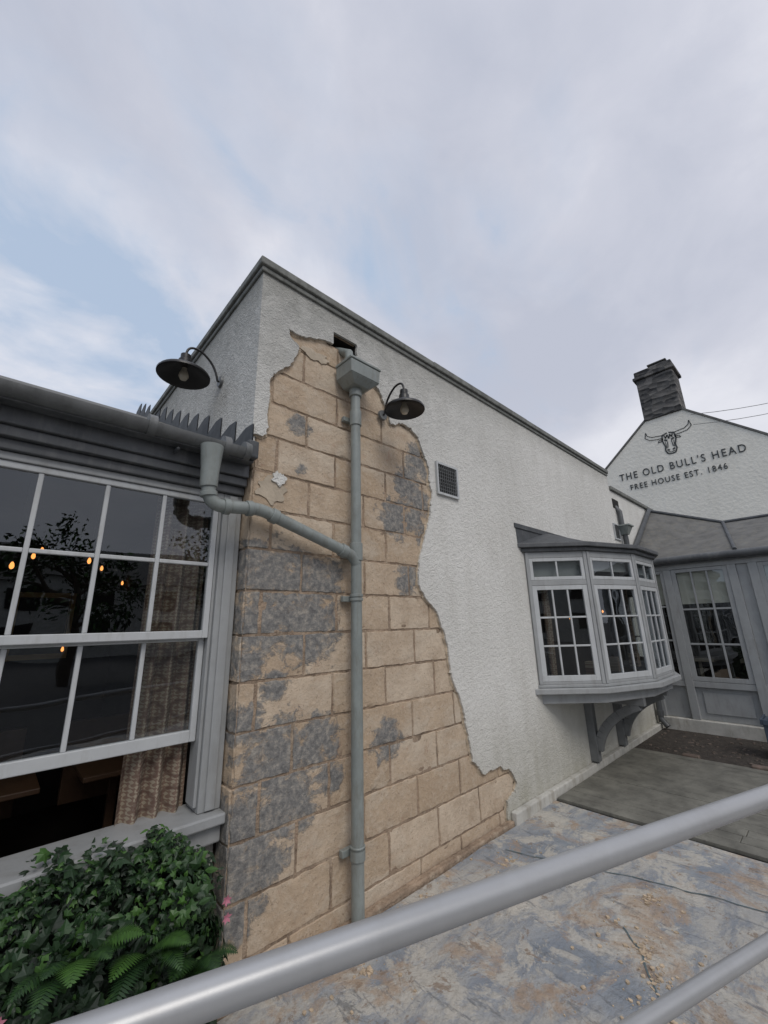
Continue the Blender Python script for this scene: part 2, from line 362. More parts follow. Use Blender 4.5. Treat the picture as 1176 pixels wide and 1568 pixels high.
# ------------------------------------------------------------------ wall lamps
def wall_lamp(name,c,d,r,reach):
    e=empty(name); c=Vector(c); d=Vector(d); s=B()
    s.lathe(c,[(r,-.012),(r,0),(r*.95,.012),(r*.62,.035),(r*.34,.06),(r*.26,.075),(r*.26,.115),(r*.2,.125),(r*.2,.16),(r*.1,.17),(.0005,.172)])
    s.lathe(c,[(r*.985,-.012),(r*.93,.004),(r*.6,.026),(r*.32,.05),(.0005,.052)])
    s.make('shade',black_m,e,smooth=True)
    B().lathe(c,[(.0005,-.045),(.022,-.038),(.034,-.015),(.03,.01),(.018,.04),(.018,.055)],16).make('bulb',glassbulb_m,e,smooth=True)
    top=c+Vector((0,0,.165)); w=c-d*reach
    wp=w+Vector((0,0,.05))
    path=arc(top,top+Vector((0,0,.10)),top-d*(reach*.38)+Vector((0,0,.075)),8)+arc(top-d*(reach*.38)+Vector((0,0,.075)),top-d*(reach*.8)+Vector((0,0,.02)),wp+d*.03,8)[1:]+[wp]
    B().tube(path,.0085,12).make('swan_neck',black_m,e,smooth=True)
    B().tube([wp,wp+d*.018],[.045,.04],24).make('wall_rose',gutter_m,e,smooth=True)
wall_lamp('wall_lamp',(.70,2.80,3.35),(-1,0,0),.175,.263)
wall_lamp('wall_lamp.001',(2.05,1.93,3.20),(0,-1,0),.155,.256)

# ------------------------------------------------------------------ low glazed wing (left)
wing=empty('glazed_wing_building')
Y0=2.34
g=B()
g.box(.875,.985,Y0-.03,Y0+.12,.735,2.37).box(-4,.875,Y0-.03,Y0+.12,2.335,2.37)
g.box(-.62,-.5,Y0-.03,Y0+.12,.735,2.335).box(-2.15,-1.98,Y0-.03,Y0+.12,.735,2.335)
g.box(.858,.8745,Y0-.012,Y0+.1,.76,2.334)
g.make('window_frame',frame_m,wing,bevel=.004)
B().box(.905,.955,Y0-.042,Y0-.031,.74,2.36).make('frame_moulding',frame_m,wing,bevel=.005)
B().box(-4,.99,Y0-.10,Y0+.16,.685,.733).box(-4,.985,Y0-.06,Y0+.14,.60,.683).make('window_sill',frame_m,wing,bevel=.008)
sg=B(); gl=B()
def sash(b,gb,o,u,n,w,z0,z1,cols,rows,st=.045,bt=.045,tp=.045,mu=.020,th=.035,zs=None):
    b.obox(o,u,n,0,st,-th/2,th/2,z0,z1).obox(o,u,n,w-st,w,-th/2,th/2,z0,z1)
    b.obox(o,u,n,st,w-st,-th/2,th/2,z0,z0+bt).obox(o,u,n,st,w-st,-th/2,th/2,z1-tp,z1)
    for i in range(1,cols):
        a=st+(w-2*st)*i/cols; b.obox(o,u,n,a-mu/2,a+mu/2,-th*.36,th*.36,z0+bt,z1-tp)
    for j in range(1,rows):
        zz=z0+bt+(z1-tp-z0-bt)*j/rows if not zs else zs[j-1]
        for i in range(cols):
            a0=st+(w-2*st)*i/cols+(mu/2 if i else 0); a1=st+(w-2*st)*(i+1)/cols-(mu/2 if i<cols-1 else 0)
            b.obox(o,u,n,a0,a1,-th*.34,th*.34,zz-mu/2,zz+mu/2)
    P=lambda a,z:(o[0]+u[0]*a,o[1]+u[1]*a,z)
    gb.quad(P(st*.5,z0+bt*.5),P(w-st*.5,z0+bt*.5),P(w-st*.5,z1-tp*.5),P(st*.5,z1-tp*.5))
for x0,w,cols in ((-.50,1.355,5),(-1.98,1.36,5),(-4,1.85,7)):
    sash(sg,gl,(x0,Y0+.0),(1,0),(0,-1),w,1.555,2.333,cols,2,st=.03,tp=.03,bt=.04)
    sash(sg,gl,(x0,Y0+.045),(1,0),(0,-1),w,1.05,1.585,cols,1,st=.03,bt=.055,tp=.045)
sg.make('sashes',sash_m,wing,bevel=.004); gl.make('glazing',glass_m,wing)
B().box(-6,.985,2.285,2.5,2.372,2.42).box(-6,.985,2.255,2.5,2.422,2.47).box(-6,.985,2.235,2.5,2.472,2.55).box(-6,.975,2.16,2.233,2.545,2.555).make('fascia',fascia_m,wing,bevel=.006)
gb=B(); gy,gz,gr=2.16,2.605,.052
prof=[(gy-gr*math.cos(t),gz-gr*math.sin(t)) for t in [math.pi*k/14 for k in range(15)]]+[(gy+(gr-.006)*math.cos(t),gz-(gr-.006)*math.sin(t)) for t in [math.pi*k/14 for k in range(15)]]
n=len(prof); xs=[-6,.93]
gb.add([(x,p[0],p[1]) for x in xs for p in prof],[(i,(i+1)%n,n+(i+1)%n,n+i) for i in range(n)]+[tuple(range(15)),tuple(range(n,n+15))])
for xx in (-3.2,-1.6,-.35,.42,.80,.92): gb.tube([(xx-.018,gy,gz-.004),(xx+.018,gy,gz-.004)],.056,20)
gb.make('gutter',gutter_m,wing,smooth=True)
bb=B()
for xx in (-2.4,-1.3,-.15,.55): bb.box(xx,xx+.02,2.16,2.235,2.51,2.53)
bb.box(.92,.985,2.12,2.30,2.56,2.67)
bb.make('gutter_brackets',lead_m,wing,bevel=.01)
def rz(y): return 2.60+.49*(y-2.14)
rf=B()
rf.add([(-6,2.14,rz(2.14)),(.958,2.14,rz(2.14)),(.958,6.2,rz(6.2)),(-6,6.2,rz(6.2)),(-6,2.14,rz(2.14)-.03),(.958,2.14,rz(2.14)-.03),(.958,6.2,rz(6.2)-.03),(-6,6.2,rz(6.2)-.03)],[(0,1,2,3),(7,6,5,4),(0,4,5,1),(1,5,6,2),(2,6,7,3),(3,7,4,0)])
rf.add([(-6,6.2,rz(6.2)),(.96,6.2,rz(6.2)),(.96,9.5,3.),(-6,9.5,3.)],[(0,1,2,3)])
rf.make('roof',slate_m,wing)
st=B(); y=2.17; stp=.27
while y<5.9:
    z0=rz(y)-.02; z1=rz(y+stp)-.02; hh=.205+random.uniform(-.012,.012)
    st.add([(.958,y,z0),(.958,y+stp,z1),(.958,y+stp,z1+.045),(.958,y+.11,z0+hh+.01),(.958,y+.0,z0+hh)],[(0,1,2,3,4)])
    st.add([(.9645,y,z0),(.9645,y+stp,z1),(.9645,y+stp,z1+.045),(.9645,y+.11,z0+hh+.01),(.9645,y+.0,z0+hh)],[(4,3,2,1,0)])
    y+=stp
st.make('stepped_flashing',lead_m,wing)
B().box(-6,.99,5.5,5.6,0,2.5).box(-6,.99,2.5,5.5,-.02,0).box(-6,.99,2.5,5.5,2.5,2.55).box(-6.1,-6,2.3,5.5,0,2.6).box(.99,1.01,2.37,5.5,0,2.7).make('room_shell',inner_m,wing)
B().box(-6,.985,2.36,2.5,-.05,.60).box(-6,-4,2.36,2.5,.6,2.37).make('lower_wall',kerb_m,wing)
def curtain(b,x0,x1,y,z0,z1,fold=.03,amp=.018,n=60):
    vs=[];fs=[]
    for i in range(n+1):
        x=x0+(x1-x0)*i/n; yy=y+amp*math.sin((x-x0)/fold*2*math.pi*.5)+amp*.5*math.sin((x-x0)*71)
        for zz in (z0,(z0+z1)/2,z1): vs.append((x,yy+.01*math.sin(zz*5+x*9),zz))
    for i in range(n):
        for k in range(2): a=i*3+k; fs.append((a,a+3,a+4,a+1))
    b.add(vs,fs)
def damask():
    m,nt,p=new_mat('damask_curtain'); co=mapping(nt,coords(nt),(1,0,1))
    w1=N(nt,'ShaderNodeTexMagic',Scale=34.,Distortion=1.6); w1.turbulence_depth=3; nt.links.new(co,w1.inputs['Vector'])
    vo=N(nt,'ShaderNodeTexVoronoi',Scale=7.5); vo.inputs['Randomness'].default_value=.0; nt.links.new(co,vo.inputs['Vector'])
    ring=rmp(nt,vo.outputs['Distance'],[(.22,0.),(.28,1.),(.34,1.),(.40,0.)])
    c=mixc(nt,rmp(nt,w1.outputs['Fac'],[(.45,0.),(.55,.8)]),(.34,.29,.22),(.17,.10,.075))
    c=mixc(nt,math_n(nt,'MULTIPLY',ring,.75),c,(.12,.07,.055))
    nt.links.new(c,p.inputs['Base Color']); p.inputs['Roughness'].default_value=.9; return m
cur_m=damask()
cb=B(); curtain(cb,.56,.86,2.46,.55,2.4,fold=.045,amp=.024); curtain(cb,-.60,-.42,2.46,.55,2.4,n=40); cb.make('curtains',cur_m,wing,smooth=True)
pb=B(); pc=B()
for (x,yy,z) in ((-.12,3.4,2.12),(.12,3.6,2.10),(.02,3.2,1.98),(.18,4.1,2.22),(.42,3.5,2.08),(.60,4.2,2.12),(.50,4.9,1.45),(-.6,3.8,2.1),(.95,5.2,2.1)):
    pb.lathe((x,yy,z),[(.0005,-.018),(.009,-.012),(.012,0),(.009,.015),(.004,.025)],12); pc.tube([(x,yy,z+.025),(x,yy,2.5)],.003,6)
pb.make('pendant_bulbs',bulb_m,wing,smooth=True); pc.make('pendant_cords',black_m,wing)
tb=B()
for x in (-1.2,-.1,.55): tb.box(x,x+.45,3.3,3.9,.72,.75).box(x+.2,x+.25,3.58,3.62,0,.72).box(x,x+.4,4.1,4.16,.4,.95)
tb.make('tables_and_chairs',simple('dark_wood',(.09,.05,.03),.4),wing,bevel=.005)
pf=B()
for x in (-.9,.1): 
    pf.box(x,x+.5,5.47,5.498,1.35,1.40).box(x,x+.5,5.47,5.498,1.95,2.0).box(x,x+.05,5.47,5.498,1.4,1.95).box(x+.45,x+.5,5.47,5.498,1.4,1.95)
pf.make('picture_frames',simple('brass_frame',(.4,.28,.12),.4,metal=.5),wing)

# ------------------------------------------------------------------ bay window
bay=empty('bay_window')
plan=[(4.13,2.187),(4.60,1.73),(5.29,1.479),(6.02,1.479),(6.71,1.73),(7.16,2.187)]
def off(pl,d):
    out=[]
    for i,p in enumerate(pl):
        if i==0: out.append((p[0]-d*1.4,p[1]));continue
        if i==len(pl)-1: out.append((p[0]+d*1.4,p[1]));continue
        c=Vector((5.65,2.6)); v=(Vector(p)-c); out.append(tuple(Vector(p)+v.normalized()*d*1.1))
    return out
B().prism(off(plan,.07),.90,.952).prism(off(plan,.02),.954,.984).make('sill',frame_m,bay,bevel=.006)
B().prism(off(plan,-.02),.80,.898).make('base',frame_m,bay,bevel=.006)
B().prism(off(plan,.05),2.327,2.368).prism(off(plan,.09),2.37,2.415).make('cornice',fascia_m,bay,bevel=.006)
fr=B(); sa=B(); gg=B(); gi=B(); tback=B()
for p,q in zip(plan[:-1],plan[1:]):
    p=Vector(p);q=Vector(q);u=(q-p);w=u.length;u.normalize();n_=Vector((u.y,-u.x))
    fr.obox(p,u,n_,0,.035,-.05,.025,.985,2.325).obox(p,u,n_,w-.035,w,-.05,.025,.985,2.325)
    fr.obox(p,u,n_,.035,w-.035,-.05,.018,2.26,2.325).obox(p,u,n_,.035,w-.035,-.05,.02,1.965,2.02).obox(p,u,n_,.035,w-.035,-.05,.018,.985,1.01)
    o=p+u*.037+n_*0.002
    sash(sa,gg,o,u,n_,w-.074,1.012,1.963,3,3,st=.05,bt=.055,tp=.045,mu=.018,th=.03)
    sash(sa,gi,o,u,n_,w-.074,2.022,2.258,2,1,st=.035,bt=.035,tp=.035,mu=.018,th=.03)
    tback.obox(p,u,n_,.05,w-.05,-.075,-.065,2.03 if w<.7 else 2.12,2.29)
fr.make('frame',frame_m,bay,bevel=.003); sa.make('sashes',sash_m,bay,bevel=.003); gg.make('glazing',glass_m,bay); gi.make('toplight_glazing',glass_m,bay)
tback.make('toplight_frost_backing',simple('frosted_look_grey',(.38,.39,.38),.9,var=.1),bay)  # pale panels added behind the toplights to give a frosted-glass look
top=off(plan,.085); wallp=[(4.0,2.187),(4.7,2.187),(5.35,2.187),(5.95,2.187),(6.6,2.187),(7.25,2.187)]
rb=B()
rb.add([(x,y,2.416) for x,y in top]+[(x,y,2.62) for x,y in wallp],[(i,i+1,7+i,6+i) for i in range(5)])
rb.make('lead_roof',lead_m,bay)
fl=B(); fl.box(3.98,7.27,2.176,2.1875,2.59,2.64); fl.make('wall_flashing',lead_m,bay)
B().box(4.2,7.1,2.176,2.1875,.985,2.32).prism(off(plan,-.07),.99,1.0).prism(off(plan,-.07),2.30,2.32).make('interior',inner_m,bay)  # dark panel on the solid wall stands in for an unlit room
pb=B(); pb.lathe((4.75,2.05,1.62),[(.0005,-.02),(.012,0),(.0005,.02)],10).lathe((5.6,2.0,1.7),[(.0005,-.02),(.012,0),(.0005,.02)],10); pb.make('bulbs',bulb_m,bay)
cb=B(); curtain(cb,4.3,4.42,2.12,1.0,2.3,n=24); curtain(cb,6.9,7.02,2.12,1.0,2.3,n=24)
for x in (4.9,5.6,6.3): cb.box(x-.06,x+.06,1.9,2.0,1.0,1.16)
cb.make('curtains',cur_m,bay)
br=B()
for x in (5.13,5.98):
    br.box(x-.04,x+.04,2.10,2.1875,.10,.80).box(x-.035,x+.035,1.56,2.10,.72,.80)
    pts=arc((x,2.10,.22),(x,2.03,.55),(x,1.62,.72),10)
    for a,b in zip(pts[:-1],pts[1:]):
        d=(b-a).normalized(); nn=Vector((0,-d.z,d.y))*.045
        vs=[Vector((sx,0,0))+v for sx in(-.03,.03) for v in (a-nn,b-nn,b+nn,a+nn)]
        br.add(vs,[(0,1,2,3),(7,6,5,4),(0,4,5,1),(1,5,6,2),(2,6,7,3),(3,7,4,0)])
br.make('corbel_brackets',wood_m,bay,bevel=.004)

# ------------------------------------------------------------------ conservatory at the end
con=empty('conservatory'); XC=7.71
g=B(); s2=B(); gq=B()
o=(XC,2.12);u=(0,-1);n_=(-1,0)
g.obox(o,u,n_,-.05,6,-.15,0.02,2.33,2.42).obox(o,u,n_,-.05,6,-.15,.02,.62,.70)
for a in (0,.42,1.22,1.45,2.40,3.35,4.3,5.25): g.obox(o,u,n_,a-.05,a+.05,-.15,.035,.18,2.329)
g.obox(o,u,n_,-.05,6,-.12,-.03,.18,.619).obox(o,u,n_,1.27,1.40,-.12,-.01,.70,2.33)
for a0,a1 in ((.47,1.17),(1.5,2.35),(2.45,3.3),(3.4,4.25),(4.35,5.2)):
    g.obox(o,u,n_,a0+.08,a1-.08,-.03,-.015,.27,.55)
    sash(s2,gq,(o[0],o[1]-a0),u,n_,a1-a0,.705,2.325,3,3,st=.06,bt=.06,tp=.05,mu=.025,th=.04,zs=[1.22,1.72])
sash(s2,gq,(o[0],o[1]-.05),u,n_,.32,.705,2.325,1,3,st=.05,bt=.06,tp=.05,mu=.025,th=.04)
g.make('frame',frame_m,con,bevel=.004); s2.make('sashes',frame_m,con,bevel=.003); gq.make('glazing',glass_m,con)
B().obox(o,u,n_,-.05,6,-.15,.06,-.02,.178).make('plinth',kerb_m,con,bevel=.01)
bl=B()
for a0,a1 in ((.10,.33),(.53,1.11),(1.56,2.29),(2.51,3.24)): bl.obox(o,u,n_,a0,a1,-.045,-.035,1.86,2.31).obox(o,u,n_,a0,a1,-.055,-.03,1.80,1.86).obox(o,u,n_,a0,a1,-.052,-.0345,2.0,2.02)
bl.make('roman_blinds',cream_m,con)
B().box(8.6,8.7,-4,2.2,0,2.5).box(7.8,8.7,-4,2.2,-.02,0.02).box(7.8,8.7,-4,2.2,2.45,2.5).make('interior',inner_m,con)
tb=B()
for yy in (1.6,.9,.1): tb.box(8.0,8.4,yy-.2,yy+.2,.95,1.0).box(8.1,8.13,yy-.02,yy+.02,0,.95)
tb.make('tables',simple('pale_wood',(.3,.25,.18),.5),con)
B().tube([(7.60,2.15,2.47),(7.60,-4,2.47)],.055,16).box(7.62,7.70,-4,2.15,2.40,2.50).make('gutter',fascia_m,con,smooth=True)
r=B()
r.quad((7.58,2.18,2.52),(9.3,2.18,3.68),(9.3,1.05,3.22),(7.58,.8,2.52)).quad((7.58,.8,2.52),(9.3,1.05,3.22),(9.3,-4,3.22),(7.58,-4,2.52))
r.quad((9.3,1.05,3.22),(11,1.05,2.5),(11,-4,2.5),(9.3,-4,3.22)).quad((9.3,2.18,3.68),(11,2.18,2.9),(11,1.05,2.5),(9.3,1.05,3.22))
r.make('roof',slate_m,con)
B().tube([(9.3,2.15,3.69),(9.3,1.05,3.235),(9.3,-4,3.235)],.03,8).tube([(7.58,.8,2.53),(9.3,1.05,3.235)],.025,8).tube([(7.58,2.14,2.55),(9.3,2.14,3.70)],.045,8).make('ridge_flashing',lead_m,con)

# ------------------------------------------------------------------ far pub gable
pub=empty('pub_gable_building'); XG=16.
pubw=simple('limewash_white',(.78,.75,.67),.9,var=.06,vs=.8,bs=10,bst=.6,bd=.03,dirt=(.68,.65,.57))
ya,za=2.68,8.92; hw=4.6; ze=za-hw*.9
pg=B(); P2=[(ya+hw,0),(ya-hw,0),(ya-hw,ze),(ya,za),(ya+hw,ze)]
pg.add([(XG,y,z) for y,z in P2]+[(XG+9,y,z) for y,z in P2],[(0,1,2,3,4),(9,8,7,6,5),(0,5,6,1),(1,6,7,2),(2,7,8,3),(3,8,9,4),(4,9,5,0)]); pg.make('gable_wall',pubw,pub)
v=B()
for sgn in (1,-1):
    y0,z0,y1,z1=ya,za,ya+sgn*(hw+.15),ze-.135
    v.add([(x,y,z+dz) for x in (XG-.03,XG+9.1) for (y,z) in ((y0,z0),(y1,z1)) for dz in (.01,.09)],[(0,1,3,2),(4,6,7,5),(0,4,5,1),(2,3,7,6),(1,5,7,3),(0,2,6,4)])
v.make('slate_roof',slate_m,pub)
def rubble_mat():
    m,nt,p=new_mat('dark_chimney_stone'); co=coords(nt)
    vo=N(nt,'ShaderNodeTexVoronoi',Scale=3.4); vo.inputs['Randomness'].default_value=.8; mp=mapping(nt,co,(1,1,1.9)); nt.links.new(mp,vo.inputs['Vector'])
    sp=nt.nodes.new('ShaderNodeSeparateColor'); nt.links.new(vo.outputs['Color'],sp.inputs[0])
    c=rmp(nt,sp.outputs[0],[(0,(.03,.03,.032)),(.6,(.075,.073,.07)),(1,(.16,.15,.14))])
    c=mixc(nt,rmp(nt,noise_n(nt,co,9,7,.7),[(.45,0.),(.7,.6)]),c,(.13,.125,.115))
    nt.links.new(c,p.inputs['Base Color']); p.inputs['Roughness'].default_value=.95; bump(nt,p,vo.outputs['Distance'],1,.08); return m
ch=B(); ch.box(XG-.06,XG+.9,2.12,3.25,8.42,10.05); ch.box(XG-.14,XG+1.0,2.04,3.33,10.05,10.17).box(XG-.08,XG+.95,2.10,3.27,10.17,10.4)
ch.make('chimney',rubble_mat(),pub,bevel=.03)
B().box(XG+.15,XG+.7,2.3,2.8,10.4,10.55).box(XG+.1,XG+.75,2.25,2.85,10.56,10.61).make('chimney_pot',slate_m,pub,bevel=.02)
sign_m=simple('sign_letter_paint',(.05,.055,.055),.7)
def text(body,yl,yr,z,size):
    c=bpy.data.curves.new('sign_text','FONT'); c.body=body; c.size=size; c.space_character=1.25; c.extrude=.01; c.materials.append(sign_m)
    o=bpy.data.objects.new('sign_text',c); COL.objects.link(o); bpy.context.view_layer.update()
    sx=(yl-yr)/o.dimensions.x
    o.matrix_world=Matrix(((0,0,-1,XG-.012),(-1,0,0,yl),(0,1,0,z),(0,0,0,1)))@Matrix.Diagonal((sx,1,1,1))
    o.parent=pub
text("THE OLD BULL'S HEAD",4.38,.83,6.46,.36); text("FREE HOUSE EST. 1846",4.10,1.37,6.05,.28)
bh=B()
def sw(y,z): return (XG-.014,2.66-y*1.1,7.46+z*1.1)
def ribbon(pts,w):
    pts=[Vector(p) for p in pts]
    for i,(a,b) in enumerate(zip(pts[:-1],pts[1:])):
        d=(b-a).normalized(); n=Vector((-d.y,d.x)); wa=w if not callable(w) else w(i/(len(pts)-1)); wb=w if not callable(w) else w((i+1)/(len(pts)-1))
        bh.quad(sw(*(a-n*wa)),sw(*(b-n*wb)),sw(*(b+n*wb)),sw(*(a+n*wa)))
for sg_ in (1,-1):
    ribbon([(sg_*.16,.24),(sg_*.30,.26),(sg_*.44,.28),(sg_*.55,.36),(sg_*.58,.48)],.012)
    ribbon([(sg_*.16,.15),(sg_*.32,.16),(sg_*.50,.19),(sg_*.62,.30),(sg_*.58,.48)],.012)
    ribbon([(sg_*.15,.12),(sg_*.27,.09),(sg_*.30,.03),(sg_*.2,.05),(sg_*.15,.12)],.012)
    ribbon([(sg_*.02,.28),(sg_*.16,.24),(sg_*.18,.05),(sg_*.13,-.15),(sg_*.15,-.28),(sg_*.10,-.40),(sg_*.0,-.42)],.02)
    ribbon([(sg_*.05,.03),(sg_*.13,.07)],.028); ribbon([(sg_*.04,-.30),(sg_*.10,-.26)],.026)
    ribbon([(sg_*.05,.0),(sg_*.07,-.2)],.012); ribbon([(sg_*.11,.0),(sg_*.10,-.22)],.009); ribbon([(sg_*.03,.2),(sg_*.1,.1)],.012)
ribbon([(-.12,.24),(-.08,.12),(-.03,.22),(0,.08),(.04,.22),(.08,.12),(.12,.24)],.016); ribbon([(-.09,-.34),(0,-.37),(.09,-.34)],.012)
bh.make('bull_head_emblem',sign_m,pub)
B().quad((11,4,2.6),(11,-6,2.6),(13.2,-6,3.9),(13.2,4,3.9)).quad((13.2,4,3.9),(13.2,-6,3.9),(16,-6,3.0),(16,4,3.0)).make('outhouse_roof',slate_m,pub)
w=empty('overhead_cable')
for k in (0,.35):
    B().tube([(18+6*t-3,1.8-5*t,7.4+k+1.2*(t*t-t)+2*t) for t in [i/10 for i in range(11)]],.009,6).make('wire',gutter_m,w)

# ------------------------------------------------------------------ ground surfaces
B().box(-150,150,-150,150,-.4,-.008).make('ground',asphalt_m)
def membrane():
    m,nt,p=new_mat('worn_painted_membrane'); co=coords(nt)
    a=noise_n(nt,co,1.3,7,.6,.6)
    c=rmp(nt,a,[(.34,(.20,.23,.265)),(.45,(.31,.325,.34)),(.54,(.42,.405,.37)),(.68,(.35,.35,.345))])
    st=noise_n(nt,mapping(nt,co,(1.5,5,1),(0,0,.75)),2.4,7,.7,.4)
    c=mixc(nt,rmp(nt,st,[(.46,0.),(.60,.8)]),c,(.21,.235,.27))
    b=noise_n(nt,co,3.2,7,.74,.5)
    c=mixc(nt,rmp(nt,b,[(.50,0.),(.545,.75),(.7,.9)]),c,(.50,.47,.41))
    d=noise_n(nt,co,2.3,7,.74,.6)
    c=mixc(nt,rmp(nt,d,[(.53,0.),(.575,.5),(.65,.85)]),c,(.36,.255,.17))
    d2=noise_n(nt,co,6.5,7,.78,.4)
    c=mixc(nt,rmp(nt,d2,[(.575,0.),(.62,.75)]),c,(.22,.155,.105))
    e=noise_n(nt,mapping(nt,co,(5,1.2,1),(0,0,-.5)),3.,7,.78,.3)
    c=mixc(nt,rmp(nt,e,[(.56,0.),(.62,.65)]),c,(.13,.14,.15))
    f=noise_n(nt,co,28,6,.8)
    c=mixc(nt,rmp(nt,f,[(.52,0.),(.66,.55)]),c,(.24,.22,.19))
    nt.links.new(c,p.inputs['Base Color']); p.inputs['Roughness'].default_value=.72
    bump(nt,p,math_n(nt,'MULTIPLY_ADD',noise_n(nt,co,45,4,.7),.35,math_n(nt,'ADD',a,b)),.8,.03); return m
mem_m=membrane()
nx,ny=150,130; vs=[];fs=[]
for j in range(ny+1):
    for i in range(nx+1):
        x=-2.6+6.67*i/nx; y=-3.4+5.54*j/ny
        q=x*.75+y*.66
        zz=.008*noise.noise(Vector((x*1.3,y*1.3,1)))+.005*noise.noise(Vector((x*4,y*4,2)))+.006*max(0,noise.noise(Vector((q*1.2,(x*.66-y*.75)*6,5))))
        vs.append((x,y,zz+.004))
for j in range(ny):
    for i in range(nx): k=j*(nx+1)+i; fs.append((k,k+1,k+nx+2,k+nx+1))
B_=B(); B_.add(vs,fs); B_.make('terrace_floor',mem_m,smooth=True)
def floor_z(x,y):
    q=x*.75+y*.66
    return .004+.008*noise.noise(Vector((x*1.3,y*1.3,1)))+.005*noise.noise(Vector((x*4,y*4,2)))+.006*max(0,noise.noise(Vector((q*1.2,(x*.66-y*.75)*6,5))))
sl=B()
for pts in ([(1.75,.30),(2.0,.62),(2.3,.83),(2.62,1.02),(2.75,1.14)],[(3.0,2.0),(3.3,1.2),(3.45,.5),(3.8,-.5)]):
    P=[Vector((x,y,0)) for x,y in pts]
    Q=[]
    for a,b in zip(P[:-1],P[1:]):
        for k in range(14): q=a.lerp(b,k/14); q.x+=.02*noise.noise(q*9); q.y+=.03*noise.noise(q*7); q.z=floor_z(q.x,q.y)+.004; Q.append(q)
    for a,b in zip(Q[:-1],Q[1:]):
        d=(b-a); d.z=0; d.normalize(); n=Vector((-d.y,d.x,0))*(.004+.003*noise.noise(a*20)); sl.quad(a-n,b-n,b+n,a+n)
sl.make('floor_seams',simple('seam_blue_grey',(.10,.14,.15),.7))
dk=B(); x=4.09
deck_m=simple('weathered_decking',(.175,.17,.145),.7,var=.4,vs=4,bs=60,bst=.5,dirt=(.08,.08,.068))
while x<6.2:
    y=2.12
    while y>-4: 
        L=random.uniform(1.2,2.4); dk.box(x+.003,x+.132,max(-4,y-L)+.002,y-.002,-.004,.024+random.uniform(-.002,.002)); y-=L
    x+=.135
dk.make('wooden_decking',deck_m,bevel=.004)
dirt_m=simple('soil_and_rubble',(.06,.05,.042),.95,var=.5,vs=12,bs=60,bst=1,bd=.03,dirt=(.12,.10,.08))
B().box(6.23,7.65,-4,2.13,-.004,.012).make('soil_bed',dirt_m)
eb=B(); y=2.05
while y>-3.5:
    if random.random()<.8: eb.box(6.24+random.uniform(-.01,.01),6.33,y-.19,y-.02,.0,.035+random.uniform(0,.015))
    y-=.21
eb.make('brick_edging',simple('edging_brick',(.15,.11,.09),.9,var=.5,vs=9,dirt=(.08,.08,.06)),None,bevel=.012)
db=B()
def chip(x,y,s,z):
    n=random.randint(4,6); a0=random.random()*6
    top=[(x+math.cos(a0+k*6.283/n)*s*random.uniform(.5,1),y+math.sin(a0+k*6.283/n)*s*random.uniform(.5,1)) for k in range(n)]
    db.prism(top,z,z+s*random.uniform(.25,.6)+.002)
for _ in range(620):
    cx,cy=random.choice([(2.62,1.0),(2.66,1.03),(2.3,.85),(2.5,.9),(2.15,.75),(2.15,.72),(3.1,1.1),(2.9,1.9),(2.2,2.0),(1.9,1.0),(1.6,1.9)])
    sp=random.choice((.03,.04,.07,.2,.3))
    X=cx+random.gauss(0,sp); Y=min(2.1,cy+random.gauss(0,sp*.7)); chip(X,Y,random.choice((.003,.004,.005,.007,.010,.014)),floor_z(X,Y)-.001)
db.make('plaster_debris',simple('plaster_chips',(.52,.41,.29),.95,var=.5,vs=30))
rb=B(); db=rb
for _ in range(260): chip(random.uniform(6.4,7.6),random.uniform(-1,2.05),random.uniform(.01,.03),.01)
rb.make('rubble',simple('rubble_stone',(.15,.12,.10),.95,var=.5,vs=20))
pl=B(); pl.box(6.75,7.1,.50,.86,.0,.04).box(6.75,6.78,.5,.86,.04,.42).box(7.07,7.1,.5,.86,.04,.42).box(6.78,7.07,.5,.53,.04,.42).box(6.78,7.07,.83,.86,.04,.42).box(6.73,7.12,.48,.498,.38,.44).box(6.73,7.12,.862,.88,.38,.44).box(6.73,6.748,.5,.86,.38,.44).box(6.78,7.07,.53,.83,.3,.36)
pl.make('planter_box',simple('planter_blue_grey',(.06,.08,.11),.5),None,bevel=.004)

# ------------------------------------------------------------------ railing
rl=empty('metal_railing')
def R(x,z): return (x,.655-.335*(x-.5),z)
B().tube([R(-1.2,1.1),R(.2,1.1),R(1.2,1.1),R(3.2,1.1)],.0245,32).make('top_rail',rail_m,rl,smooth=True)
B().tube([R(-1.2,.8),R(1.2,.8),R(3.2,.8)],.0165,24).tube([R(-1.2,.5),R(3.2,.5)],.0165,24).tube([R(-1.2,.2),R(3.2,.2)],.0165,24).make('lower_rails',rail_m,rl,smooth=True)
ps=B()
for x in (-1.2,3.2): ps.tube([R(x,.0),R(x,1.1)],.0245,24).tube([R(x,.005),R(x,.02)],.06,24)
ps.make('posts',rail_m,rl,smooth=True)

